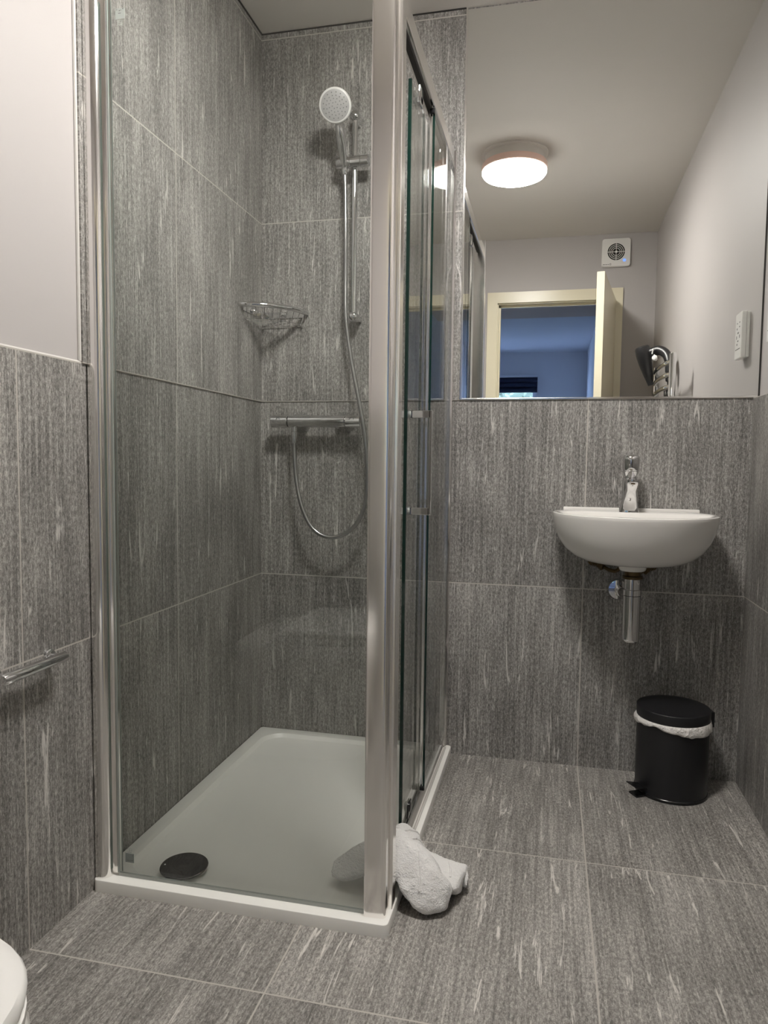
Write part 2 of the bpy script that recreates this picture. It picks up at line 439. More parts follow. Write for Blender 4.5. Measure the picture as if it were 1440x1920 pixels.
# profile fixed to the left wall
prof = [(.0005,-.938),(.0005,-.9715),(.003,-.9745),(.008,-.9765),(.014,-.9770),(.021,-.9762),(.027,-.9740),(.0315,-.9705),(.0345,-.9660),(.036,-.9605),(.0365,-.9515),(.047,-.9515),(.048,-.9505),(.048,-.938)]
MB().prism([(x+.004 if x < .001 else x, y) for x, y in prof], .0282, HT).build('wall_profile', 'alu', enc, smooth=34)
MB().box(.0003, .0044, -.9712, -.940, .0284, ZD-.0005).build('wall_seal', 'seal', enc, smooth=0)
# profile fixed to the back wall
prof2 = [(.6475,-.006),(.6475,-.026),(.650,-.030),(.6545,-.031),(.656,-.028),(.659,-.028),(.661,-.032),(.668,-.032),(.6725,-.028),(.6745,-.020),(.6745,-.006)]
MB().prism(prof2, .0282, HT+.006).build('wall_profile', 'alu', enc, smooth=34)
# front glass
fg = MB().box(.0505, .634, -.957, -.951, .036, HT-.012).build('front_panel', 'glass', enc, smooth=0)
MB().box(.0482, .0505, -.957, -.951, .036, HT-.012).build('edge', 'glass_edge_light', fg, smooth=0)
b = MB(); b.box(.0505, .0535, -.9585, -.9573, .036, HT-.012); b.box(.0545, .0572, -.9507, -.9495, .036, HT-.012)
b.build('side_seal', 'seal', fg, smooth=0)
b = MB(); b.box(.0505, .632, -.9565, -.9515, .0282, .0358)
b.build('bottom_seal', 'seal', fg, smooth=0)
def text_mesh(txt, size):
    cu = bpy.data.curves.new('t', 'FONT'); cu.body = txt; cu.size = size; cu.extrude = .0001; cu.align_x = 'CENTER'
    o = bpy.data.objects.new('t', cu); C.objects.link(o)
    dg = bpy.context.evaluated_depsgraph_get(); dg.update()
    me = bpy.data.meshes.new_from_object(o.evaluated_get(dg)); bpy.data.objects.remove(o); return me
def etched(x, z, s, mat, lines, ce):
    b = MB(); b.box(x-s/2, x+s/2, -.9575, -.9571, z-s/2, z+s/2)
    lab = b.build('etched_square', mat, fg, smooth=0)
    b = MB()
    for (lx0, lx1, lz, lh) in lines: b.box(x+lx0*s, x+lx1*s, -.9577, -.95755, z+lz*s, z+(lz+lh)*s)
    b.build('etched_lines', 'ink', lab, smooth=0)
    if ce:
        me = text_mesh('CE', .010)
        me.transform(Matrix.Translation((x, -.9574, z-s*.5-.0125)) @ Matrix.Rotation(PI/2, 4, 'X'))
        link_mesh('certification_mark', me, 'etch', fg, 0)
        b = MB(); b.box(x-.4*s, x+.4*s, -.9575, -.9572, z-s*.5-.0035, z-s*.5-.0025); b.build('etched_rule', 'etch', fg, smooth=0)
    else:
        b = MB(); b.torus((x-.002, -.9573, z+s*.5+.007), .0022, .0003, 'Y', 12, 4, -1.3, 1.6); b.torus((x+.003, -.9573, z+s*.5+.007), .0022, .0003, 'Y', 12, 4, -1.3, 1.6)
        b.torus((x, -.9573, z+s*.5+.0055), .007, .0002, 'Y', 16, 4, .2, 2.9)
        b.box(x-.005, x+.005, -.9575, -.9572, z+s*.5+.002, z+s*.5+.0026); b.build('certification_mark', 'etch_grey', fg, smooth=0)
etched(.0830, 1.915, .0215, 'etch', [(-.4,-.3,.36,.05),(-.12,0,.25,.06),(.05,.12,.30,.05),(.25,.38,.40,.05),(-.2,.1,.02,.04)], True)
etched(.0795, .0745, .0215, 'etch_grey', [(-.3,-.1,-.30,.05),(0,.1,-.32,.06),(.2,.35,-.28,.06),(.3,.42,.28,.04)], False)
# top and bottom rails of the door side
b = MB(); b.box(.640, .6695, -.895, -.031, HT-.047, HT, .003); b.build('top_rail', 'alu_satin', enc)
b = MB(); b.box(.648, .660, -.893, -.033, HT-.0535, HT-.0475); b.build('rail_shadow_strip', 'dark', enc, smooth=0)  # dark strip under the rail; the gap's shadow is put into its colour
rp = [(-.895), (-.031)]
sec = [(.6400,.0282),(.6690,.0282),(.6690,.034),(.6655,.040),(.6610,.058),(.6580,.0615),(.6440,.0615),(.6410,.058)]
b = MB(); b.loft([[(x, y, z) for x, z in sec] for y in rp]); b.build('bottom_rail', 'alu', enc, smooth=34)
b = MB(); b.tube([(.6715,-.895,.0295),(.6715,-.031,.0295)], .0028, 8); b.build('sealant_bead', 'sealant', enc)
# fixed pane beside the back wall
fp = MB().box(.6625, .6685, -.425, -.030, .0625, HT-.049).build('fixed_pane', 'glass', enc, smooth=0)
MB().box(.6640, .6690, -.4300, -.4255, .0625, HT-.049).build('edge', 'glass_edge', fp, smooth=0)
MB().box(.6545, .6622, -.4290, -.4185, .0625, HT-.049, .0015).build('edge_strip', 'alu_satin', fp, smooth=30)
MB().box(.6560, .6700, -.438, -.4305, .0640, .0760, .002).build('stop', 'black_gloss', fp)
MB().box(.6560, .6700, -.438, -.4305, HT-.066, HT-.052, .002).build('stop', 'black_gloss', fp)
# sliding door, pushed back
sd = MB().box(.6465, .6525, -.6655, -.175, .0660, 1.868).build('sliding_door', 'glass', enc, smooth=0)
MB().box(.6455, .6535, -.6725, -.6660, .0660, 1.868).build('edge', 'glass_edge', sd, smooth=0)
MB().box(.6465, .6525, -.1745, -.168, .0660, 1.868).build('edge', 'glass_edge', sd, smooth=0)
for y in (-.585, -.245):
    r_ = MB(); r_.box(.6530, .6620, y-.020, y+.020, 1.846, 1.890, .004); r_.lathe([(.012,0),(.012,.006),(.009,.009)], (.653, y, 1.858), (1,0,0), 20)
    r_.lathe([(.010,0),(.010,.005)], (.6463, y, 1.858), (-1,0,0), 20); r_.build('top_roller', 'chrome', sd)
    r_ = MB(); r_.box(.6530, .6575, y-.024, y+.024, .0630, .1000, .003); r_.lathe([(.013,0),(.013,.006),(.009,.008)], (.653, y-.004, .090), (1,0,0), 20)
    r_.build('bottom_roller', 'black_gloss', sd)
hy = -.635
for sgn in (1,):
    hd_ = MB()
    for xa, xb, xi in ((.6528, .7040, .7040), (.6462, .6230, .6230)):
        x0, x1 = min(xa, xb), max(xa, xb)
        hd_.box(x0, x1, hy-.006, hy+.006, 1.089, 1.107, .0012); hd_.box(x0, x1, hy-.006, hy+.006, .853, .871, .0012)
        hd_.box(xi-.004, xi+.004, hy-.006, hy+.006, .853, 1.107, .0012)
    hnd = hd_.build('handle', 'chrome', sd, smooth=30)
    for zc in (1.098, .862):
        MB().lathe([(.0095, 0), (.0095, .004)], (.6527, hy, zc), (1,0,0), 20).build('washer', 'seal', hnd)

# ================================================================== SHOWER FITTINGS
bar_ = thing('riser_rail', 'slim vertical chrome riser rail on the tiled shower wall', 'shower rail', (.346, -.004, 1.46))
px = .3465
MB().tube([(px, -.052, 1.456), (px, -.052, 2.092)], .0092, 20).build('pole', 'chrome', bar_)
for z in (1.456, 2.092):
    b = MB(); b.lathe([(.0155,0),(.0160,.001),(.0160,.040),(.0164,.050),(.0155,.058),(.0125,.063),(.007,.066),(0,.067)], (px, -.0042, z), (0,-1,0), 28)
    b.build('wall_bracket', 'chrome', bar_)
b = MB(); b.lathe([(.0170,-.0565),(.0182,-.0550),(.0182,-.0120),(.0170,-.0110),(.0170,-.0100),(.0182,-.0090),(.0182,.0230),(.0170,.0240),(.0170,.0250),(.0182,.0260),(.0182,.0490),(.0168,.0505)], (.3470, -.068, 1.944), (1,0,.012), 32)
sl = b.build('slider', 'chrome', bar_)
# hand shower
hs = thing('hand_shower', 'round hand shower with grey spray face and chrome grip in the riser rail holder', 'hand shower', (.316, -.088, 1.944))
grip = catmull([(.3165,-.0690,1.930),(.3162,-.0900,1.967),(.3168,-.110,1.996),(.3168,-.124,2.020),(.3150,-.130,2.044)], 6)
b = MB(); b.tube(grip, [.0105+.0035*math.sin(PI*min(1, k/len(grip)*1.15))+.003*k/len(grip) for k in range(len(grip))], 20); b.build('grip', 'chrome', hs)
ax_ = Vector((.16, -.92, -.36)).normalized()
hc = Vector((.3125, -.160, 2.079))
b = MB(); b.lathe([(.018,-.026),(.038,-.018),(.0480,-.004),(.0505,.004),(.0500,.008),(.0475,.0105),(.0440,.011)], hc, ax_, 48); hdm = b.build('head', 'white_plastic', hs)
b = MB(); b.lathe([(.0440,.006),(.0440,.0112),(.0425,.0122),(.020,.0128),(0,.0129)], hc, ax_, 48); fc = b.build('spray_face', 'grey_plastic', hdm)
a = Vector((1,0,0)); nx_ = (a-ax_*a.dot(ax_)).normalized(); ny_ = ax_.cross(nx_)
nz = MB()
for R_, cnt, off in ((.009, 6, .2), (.0185, 11, 0), (.027, 15, .1), (.0360, 16, .2)):
    for k in range(cnt):
        t = 2*PI*k/cnt+off; q = hc + ax_*.0122 + nx_*(R_*math.cos(t)) + ny_*(R_*math.sin(t))
        nz.lathe([(.0019,0),(.0015,.0014),(0,.0015)], q, ax_, 8)
nz.build('nozzles', 'nozzle', fc)
# hose
hp = catmull([(.3165,-.0660,1.922),(.3172,-.0640,1.895),(.3195,-.066,1.84),(.3225,-.070,1.733),(.3220,-.066,1.583),(.3270,-.074,1.444),(.349,-.079,1.304),(.379,-.085,1.165),(.402,-.087,1.027),(.407,-.088,.887),(.386,-.090,.799),(.337,-.090,.745),(.276,-.090,.730),(.220,-.089,.759),(.181,-.085,.829),(.158,-.076,.918),(.148,-.068,1.007),(.146,-.064,1.060)], 10)
ho = thing('shower_hose', 'grey metal shower hose looping down from the hand shower to the mixer bar', 'shower hose', (.146, -.064, 1.06))
MB().tube(hp, .0068, 12).build('hose', 'steel_dark', ho)
b = MB(); b.lathe([(.0075,-.028),(.0090,-.022),(.0100,-.004),(.0115,-.004),(.0115,.010)], (.146,-.064,1.068), (0,0,1), 24); b.build('hose_nut', 'chrome', ho)
b = MB(); b.lathe([(.0105,0),(.0105,.016),(.0085,.022)], (.3165,-.0670,1.9280), (0.02,.10,-1), 20); b.build('hose_nut', 'chrome', ho)
# mixer valve
mv = thing('mixer_valve', 'chrome thermostatic bar mixer valve on the shower back wall', 'shower mixer', (.222, 0, 1.114))
vy, vz = -.066, 1.114
def cyl(a, b_, r, name, mat, par, bev=.002, seg=32):
    return MB().lathe([(r-bev, a), (r, a+bev), (r, b_-bev), (r-bev, b_)], (0, vy, vz), (1,0,0), seg).build(name, mat, par)
cyl(.1275, .3255, .0200, 'bar', 'chrome', mv)
kn = cyl(.0665, .1262, .0205, 'flow_knob', 'chrome', mv); kt = cyl(.3268, .3790, .0205, 'temperature_knob', 'chrome', mv)
MB().torus((.096, vy-.0195, vz+.006), .0065, .0007, 'Y', 24, 6).build('button', 'ink', kn)
MB().torus((.352, vy-.0195, vz+.006), .0065, .0007, 'Y', 24, 6).build('button', 'ink', kt)
for x in (.150, .305):
    MB().lathe([(.036,0),(.036,.004),(.034,.010),(.024,.024),(.019,.040),(.018,.052)], (x, -.0002, 1.114), (0,-1,0), 36).build('escutcheon', 'chrome', mv)
MB().lathe([(.0095, 0), (.0095,-.018)], (.146, -.064, 1.098), (0,0,1), 20).build('outlet', 'chrome', mv)
# corner basket
bk = thing('corner_basket', 'small chrome wire soap basket in the shower corner', 'shower basket', (.06, -.06, 1.43))
def arc(r0, z, n=18, k=.33):
    P0, P2 = Vector((.0085, -r0, z)), Vector((r0*.92, -.0085, z)); P1 = Vector((r0*(.5+k), -r0*(.5+k), z))
    return [P0*(1-t)**2+P1*2*t*(1-t)+P2*t*t for t in [i/n for i in range(n+1)]]
rim = arc(.186, 1.482); lip = arc(.170, 1.440)
b = MB(); b.tube(rim, [.0084 if 0 < i < 18 else .0066 for i in range(19)], 14); b.build('rim', 'chrome', bk)
b = MB(); b.box(.0045, .0075, -.165, -.012, 1.468, 1.490, .001); b.box(.012, .160, -.0075, -.0045, 1.468, 1.490, .001); b.build('back_plate', 'chrome', bk)
for q, axq in (((.0075,-.085,1.479),(1,0,0)), ((.085,-.0075,1.479),(0,-1,0))):
    MB().lathe([(.0095,0),(.0095,.004),(.006,.009),(0,.010)], q, axq, 20).build('screw_cap', 'chrome', bk)
wr = MB()
for i in range(1, 18, 2):
    p, q = rim[i], lip[i]; wr.tube([p, q+Vector((0,0,.004)), q], .0013, 6)
for rr in (.170, .148, .126, .104, .082, .060): wr.tube(arc(rr, 1.4395), .0013, 6)
for s_ in (0, 1):
    wr.tube([(.010, -.165, 1.440), (.010, -.012, 1.440)] if s_ else [(.012, -.010, 1.440), (.157, -.010, 1.440)], .0016, 6)
for i in range(4, 16, 3): wr.tube([lip[i], Vector((.012,-.012,1.4405))], .0013, 6)
for (qx, qy) in ((.010,-.05),(.010,-.11),(.05,-.010),(.11,-.010)): wr.tube([(qx,qy,1.440),(qx,qy,1.470)], .0013, 6)
wr.build('wires', 'chrome', bk)
# ================================================================== MIRROR
mi = thing('wall_mirror', 'large frameless wall mirror above the half-height tiling', 'mirror', (1.136, 0, ZD))
MB().box(.700, W+.0115, -.0035, -.0005, ZD+.006, H-.006).build('mirror_glass', 'mirror', mi, smooth=0)
b = MB(); b.box(.694, .700, -.006, 0, ZD+.001, H-.003, .001); b.build('side_trim', 'alu', mi)
b = MB(); b.box(.700, W+.0115, -.006, 0, ZD, ZD+.0055, .001); b.build('bottom_trim', 'alu', mi)
MB().box(W+.0117, W+.0163, -.0050, 0, ZD+.002, H-.003).build('corner_gap', 'dark', mi, smooth=0)

# ================================================================== WASHBASIN
bcx = 1.236
ba = thing('washbasin', 'small white D-shaped washbasin hung on the tiled wall below the mirror', 'basin', (bcx, 0, .70))
def dring(hw, yf, yb, z, hb, n=28, e=2.15, ym=-.10):
    """outline: straight back at yb (half width hb), widest at ym, rounded front at yf"""
    pts = []
    for k in range(n+1):
        t = PI*k/n
        c_, s_ = math.cos(t), math.sin(t)
        pts.append((bcx+hw*math.copysign(abs(c_)**(2/e), c_), ym+(yf-ym)*abs(s_)**(2/e), z))
    # left side back up to the wall and along the wall
    for k in range(1, 6):
        t = k/6; pts.append((bcx-hw+(hw-hb)*t*t, ym+(yb-ym)*t, z))
    for k in range(9): pts.append((bcx-hb+2*hb*k/8, yb, z))
    for k in range(5, 0, -1):
        t = k/6; pts.append((bcx+hw-(hw-hb)*t*t, ym+(yb-ym)*t, z))
    return pts
zt = .838; rings = []
PR = [(.150,.085,.20),(.1475,.115,.235),(.140,.148,.265),(.126,.177,.288),(.106,.200,.305),(.080,.217,.319),(.052,.228,.330),(.026,.234,.3375),(.012,.2358,.3412)]
for dz_, hw, yf in PR:                         # underside, from the flat bottom up
    q_ = (hw-.085)/.151
    rings.append(dring(hw, -yf, -.075*(1-q_)**1.5-.0005, zt-dz_, .07+.136*q_, ym=-.125+.025*q_))
rings += [dring(.236, -.342, -.0005, zt-.006, .206), dring(.2355, -.3415, -.0005, zt-.002, .2055), dring(.232, -.338, -.0005, zt, .203)]
rings += [dring(.216, -.322, -.098, zt, .19, ym=-.14), dring(.211, -.317, -.102, zt-.004, .185, ym=-.14), dring(.195, -.300, -.108, zt-.03, .165, ym=-.145), dring(.15, -.26, -.125, zt-.075, .11, ym=-.16), dring(.05, -.215, -.16, zt-.098, .04, ym=-.185)]
MB().loft(rings).build('bowl', 'ceramic', ba, smooth=50)
b = MB(); b.box(bcx-.203, bcx+.203, -.016, -.0005, zt-.003, zt+.009, .004, 3); b.build('upstand', 'ceramic', ba)
MB().lathe([(.041,.05),(.040,.012),(.0375,.003),(.034,0)], (1.232, -.165, .672), seg=36).build('waste_spout', 'ceramic', ba)
MB().lathe([(.021,0),(.021,.003),(.010,.004)], (bcx, -.190, zt-.097), seg=28).build('plughole', 'chrome', ba)
# tap
tp = thing('basin_tap', 'chrome basin tap with upright push cap standing on the washbasin', 'tap', (1.228, -.062, zt))
b = MB()
tx = 1.2275
def rr4(cx, y, z, hw, hd, r=.35, tilt=0):
    pts = []
    for k in range(20):
        t = 2*PI*k/20; c_, s_ = math.cos(t), math.sin(t)
        pts.append((cx+hw*math.copysign(abs(c_)**.55, c_), y+hd*math.copysign(abs(s_)**.55, s_), z+tilt*hd*math.copysign(abs(s_)**.55, s_)))
    return pts
b.loft([rr4(tx-.002, -.066, zt, .0300, .028), rr4(tx-.002, -.066, zt+.005, .0290, .027), rr4(tx-.001, -.071, zt+.028, .0235, .026), rr4(tx, -.080, zt+.056, .0175, .027, tilt=.25), rr4(tx, -.094, zt+.078, .0150, .029, tilt=.5), rr4(tx, -.107, zt+.092, .0180, .036, tilt=.3), rr4(tx, -.111, zt+.099, .0205, .040, tilt=.12), rr4(tx, -.111, zt+.104, .0200, .039, tilt=.1)])
b.build('spout', 'chrome', tp, smooth=45)
MB().lathe([(.0225,.0),(.0225,.085),(.0215,.1)], (tx, -.058, zt+.001), seg=32).build('body', 'chrome', tp)
b = MB(); b.lathe([(.013,.098),(.0155,.104),(.0235,.122),(.0245,.126)], (tx, -.062, zt+.001), (0,-.10,1), 36); b.build('neck', 'chrome', tp)
b = MB(); b.lathe([(.0240,.127),(.0250,.129),(.0252,.160),(.0235,.169),(.018,.1735),(.008,.175),(0,.175)], (tx, -.062, zt+.001), (0,-.10,1), 36); b.build('push_cap', 'chrome', tp)
MB().lathe([(.0105,0),(.0105,-.004),(.008,-.004),(.008,-.001)], (tx, -.139, zt+.0925), (0,-.25,1), 24).build('aerator', 'brass', tp)
# waste trap
tr = thing('bottle_trap', 'chrome bottle trap hanging under the washbasin', 'waste trap', (1.232, -.165, .47))
ty = -.165; tx2 = 1.2335
MB().lathe([(.027,.648),(.029,.650),(.029,.656),(.024,.658),(.024,.672)], (tx2, ty, 0), seg=32).build('locknut', 'brass', tr)
MB().lathe([(.0230,.615),(.0230,.649)], (tx2, ty, 0), seg=32).build('tail', 'chrome', tr)
MB().lathe([(.0235,.598),(.0260,.600),(.0260,.616),(.0235,.618)], (tx2, ty, 0), seg=32).build('collar', 'chrome', tr)
MB().lathe([(.022,.462),(.0245,.465),(.0250,.470),(.0250,.598)], (tx2, ty, 0), seg=36).build('bottle', 'chrome', tr)
MB().tube([(tx2-.004, ty+.02, .588), (tx2-.012, -.10, .588), (tx2-.022, -.004, .588)], .0155, 20).build('outlet_pipe', 'chrome', tr)
MB().lathe([(.016,.012),(.030,.010),(.0345,.004),(.0350,0)], (tx2-.024, -.0003, .588), (0,-1,0), 36).build('wall_flange', 'chrome', tr)
for sx, zz, lab, (hx) in ((1.130, .676, 'left brass isolating valve and tail pipe on the wall under the washbasin', -1), (1.308, .668, 'right brass isolating valve and tail pipe on the wall under the washbasin', 1)):
    v = thing('isolating_valve', lab, 'valve', (sx, 0, zz), 'isolating valves under the basin')
    MB().lathe([(.016,0),(.016,.003),(.009,.004),(.009,.012)], (sx, -.0003, zz), (0,-1,0), 20).build('wall_plate', 'brass', v)
    b = MB(); b.lathe([(.0095,0),(.0125,.002),(.0125,.012),(.010,.014),(.010,.028),(.0125,.030),(.0125,.042),(.008,.046)], (sx, -.012, zz), (-hx*.65,-.72,-.32), 6); b.build('valve_body', 'brass', v, smooth=20)
    ex = sx-hx*.032
    b = MB(); b.tube(catmull([(ex, -.042, zz-.014), (sx-hx*.045, -.052, zz-.020), (sx-hx*.065, -.060, zz-.022), (sx-hx*.078, -.068, zz-.004), (sx-hx*.083, -.070, zz+.04)], 6), .0058, 10); b.build('tail_pipe', 'brass', v)

# ================================================================== PEDAL BIN
bx, by, br, bh = 1.3694, -.108, .1035, .260
pb = thing('pedal_bin', 'matt black pedal bin in the right corner under the washbasin', 'bin', (bx, by, 0))
MB().lathe([(br-.004,.0),(br+.0008,.001),(br+.0008,.008),(br-.001,.010)], (bx, by, 0), seg=64).build('base_ring', 'black_gloss', pb)
MB().lathe([(br-.0012,.0102),(br-.001,.012),(br-.001,.226),(br-.004,.228),(br-.004,.20)], (bx, by, 0), seg=64, cap=False).build('body', 'black_satin', pb)
MB().lathe([(br-.004,.2325),(br,.2315),(br+.001,.234),(br+.001,.2580),(br+.0002,.2592),(br-.0012,.2598),(br-.02,.2606),(0,.2612)], (bx, by, 0), seg=64).build('lid', 'black_satin', pb)
ph = Vector((math.cos(math.radians(15)), math.sin(math.radians(15)), 0)); pn = Vector((-ph.y, ph.x, 0))
def obox(c, ex, ey, z0, z1, u_=ph, v_=pn):
    P = [c-u_*ex-v_*ey, c+u_*ex-v_*ey, c+u_*ex+v_*ey, c-u_*ex+v_*ey]
    return [[(p.x, p.y, z) for p in P] for z in (z0, z1)]
cb = Vector((bx, by, 0))
b = MB(); b.loft(obox(cb+ph*(br+.004), .005, .030, .205, .250)); b.build('hinge_cover', 'black_satin', pb, smooth=0)
b = MB(); b.tube([cb+ph*(br+.009)-pn*.03+Vector((0,0,.222)), cb+ph*(br+.009)+pn*.03+Vector((0,0,.222))], .0025, 8); b.build('hinge_pin', 'chrome', pb)
pd = Vector((-.86, -.51, 0)); pdn = Vector((-pd.y, pd.x, 0)); pc = cb+pd*(br+.014)
b = MB()
top = [pc-pd*.030-pdn*.022+Vector((0,0,.024)), pc-pd*.030+pdn*.022+Vector((0,0,.024)), pc+pd*.024+pdn*.022+Vector((0,0,.036)), pc+pd*.024-pdn*.022+Vector((0,0,.036))]
b.loft([[p-Vector((0,0,.003)) for p in top], top]); b.build('pedal', 'black_gloss', pb, smooth=0)
b = MB(); b.loft(obox(pc-pd*.006, .022, .018, .0008, .006, pd, pdn)); b.loft(obox(pc-pd*.022, .004, .012, .006, .022, pd, pdn)); b.build('pedal_bracket', 'black_gloss', pb, smooth=0)
# liner, its edge folded down under the lid
b = MB(); rings = []
N = 96
LOW = [(0,.208),(40,.212),(120,.214),(180,.208),(215,.214),(232,.220),(252,.213),(275,.205),(300,.199),(325,.199),(345,.206),(360,.208)]
def low(t):       # depth of the fold all around, world angle in degrees
    g = math.degrees(t) % 360
    for (a0, v0), (a1, v1) in zip(LOW[:-1], LOW[1:]):
        if a0 <= g <= a1:
            k_ = (g-a0)/(a1-a0); k_ = k_*k_*(3-2*k_); return v0+(v1-v0)*k_+.0012*math.sin(11*t)+.0008*math.sin(23*t+1)
for f_, dr in ((1.0, .0005), (.97, .0022), (.6, .0045), (.3, .0050), (.05, .0052), (0, .0035)):
    ring = []
    for k in range(N):
        t = 2*PI*k/N; l = low(t); z = l+(.2305-l)*f_
        r_ = br+dr+(.0015*math.sin(13*t)+.001*math.sin(29*t+f_*5))*(1-f_)+.0035*max(0, math.cos(t-math.radians(200)))*(1-abs(2*f_-1))
        ring.append((bx+r_*math.cos(t), by+r_*math.sin(t), z))
    rings.append(ring)
b.loft(rings, False, False)
ln = b.build('bin_liner', 'liner', smooth=60); tag(ln, 'crumpled white bin liner folded over the rim of the black pedal bin', 'bin liner')
ln.modifiers.new('s', 'SOLIDIFY').thickness = .0006

# ================================================================== HAND TOWEL
def ring_c(pts, n=20):
    P = [Vector(p) for p in pts]; m = len(P); out = []
    for i in range(m):
        p0, p1, p2, p3 = P[i-1], P[i], P[(i+1) % m], P[(i+2) % m]
        for k in range(n//m):
            t = k/(n//m)
            out.append(.5*((2*p1)+(p2-p0)*t+(2*p0-5*p1+4*p2-p3)*t*t+(3*p1-p0-3*p2+p3)*t**3))
    return out
def cloth_body(sections, n=20, m=6):
    R = [ring_c(s_, n) for s_ in sections]
    cols = [catmull([r_[i] for r_ in R], m) for i in range(n)]
    return [[c_[j] for c_ in cols] for j in range(len(cols[0]))]
folds = []
tb = MB()
# back hump, from inside the tray over the rail and down on the floor   (back, top, front, underside)
tb.loft(cloth_body([
    [(.532,-.815,.046),(.526,-.836,.062),(.530,-.862,.042),(.532,-.838,.030)],
    [(.560,-.785,.052),(.556,-.825,.082),(.560,-.872,.046),(.562,-.830,.026)],
    [(.610,-.740,.070),(.612,-.790,.106),(.612,-.868,.066),(.612,-.800,.040)],
    [(.655,-.694,.080),(.662,-.722,.108),(.660,-.840,.110),(.655,-.760,.070)],
    [(.690,-.690,.066),(.696,-.722,.096),(.700,-.840,.088),(.690,-.760,.046)],
    [(.722,-.712,.040),(.728,-.746,.068),(.735,-.850,.062),(.725,-.780,.012)],
    [(.770,-.735,.034),(.776,-.770,.062),(.775,-.860,.050),(.772,-.800,.006)],
    [(.812,-.742,.030),(.818,-.768,.056),(.805,-.850,.046),(.808,-.800,.006)],
    [(.824,-.750,.034),(.828,-.770,.048),(.815,-.840,.036),(.820,-.800,.014)]]))
folds.append(tb); tb = MB()
# front flap lying over it
tb.loft(cloth_body([
    [(.640,-.782,.124),(.640,-.822,.130),(.638,-.868,.100),(.640,-.836,.098)],
    [(.668,-.786,.131),(.674,-.828,.137),(.672,-.884,.080),(.668,-.846,.088)],
    [(.705,-.802,.117),(.716,-.852,.117),(.712,-.902,.044),(.705,-.858,.046)],
    [(.745,-.814,.096),(.756,-.864,.093),(.748,-.908,.022),(.742,-.868,.014)],
    [(.780,-.836,.066),(.790,-.866,.068),(.778,-.896,.020),(.775,-.862,.006)],
    [(.800,-.838,.046),(.806,-.858,.044),(.796,-.880,.020),(.796,-.858,.010)]]))
folds.append(tb); tb = MB()
# rolled end on the right
tb.loft(cloth_body([
    [(.790,-.735,.022),(.796,-.752,.046),(.800,-.772,.022),(.796,-.752,.006)],
    [(.815,-.745,.024),(.822,-.768,.050),(.824,-.795,.026),(.818,-.770,.006)],
    [(.826,-.762,.026),(.832,-.780,.040),(.832,-.800,.026),(.826,-.780,.012)]]))
folds.append(tb)
tx_ = bpy.data.textures.new('lump', 'CLOUDS'); tx_.noise_scale = .030; tx_.noise_depth = 1
tx2_ = bpy.data.textures.new('pile', 'CLOUDS'); tx2_.noise_scale = .0032
whole = bmesh.new()
for f_ in folds:
    bmesh.ops.recalc_face_normals(f_.bm, faces=f_.bm.faces[:])
    tme = bpy.data.meshes.new('fold'); f_.bm.to_mesh(tme); f_.bm.free()
    to = bpy.data.objects.new('fold_raw', tme); C.objects.link(to)
    md = to.modifiers.new('r', 'REMESH'); md.mode = 'VOXEL'; md.voxel_size = .0023
    md = to.modifiers.new('s', 'SMOOTH'); md.iterations = 2; md.factor = .5
    md = to.modifiers.new('d', 'DISPLACE'); md.texture = tx_; md.strength = .007; md.texture_coords = 'GLOBAL'; md.mid_level = .5
    md = to.modifiers.new('d2', 'DISPLACE'); md.texture = tx2_; md.strength = .0032; md.texture_coords = 'GLOBAL'; md.mid_level = .5
    dg = bpy.context.evaluated_depsgraph_get(); dg.update()
    mf = bpy.data.meshes.new_from_object(to.evaluated_get(dg)); bpy.data.objects.remove(to)
    whole.from_mesh(mf); bpy.data.meshes.remove(mf)
me2 = bpy.data.meshes.new('hand_towel'); whole.to_mesh(me2); whole.free()
tw = thing('hand_towel', 'crumpled white terry towel dropped over the shower threshold', 'towel', (.70, -.82, .01))
link_mesh('cloth', me2, 'terry', tw, 180)
from mathutils.bvhtree import BVHTree
bv = BVHTree.FromPolygons([v.co.copy() for v in me2.vertices], [tuple(p.vertices) for p in me2.polygons])
for line in ([(.650,-.790),(.672,-.750),(.690,-.722),(.702,-.705)], [(.668,-.800),(.690,-.765),(.706,-.742),(.720,-.728)],
             [(.722,-.822),(.730,-.850),(.736,-.876),(.738,-.896)], [(.786,-.772),(.793,-.800),(.796,-.826)]):
    pts_ = []
    for q in catmull([(x, y, 0) for x, y in line], 10):
        hit = bv.ray_cast(Vector((q.x+.04, q.y-.25, .30+.0)), Vector((-.04, .25, -.22)).normalized())[0]
        hit2 = bv.ray_cast(Vector((q.x, q.y, .3)), Vector((0, 0, -1)))[0]
        if hit2: pts_.append(hit2 + Vector((.0, -.0004, .0004)))
    if len(pts_) > 5: MB().tube(pts_, .0023, 6).build('hem', 'terry', tw)

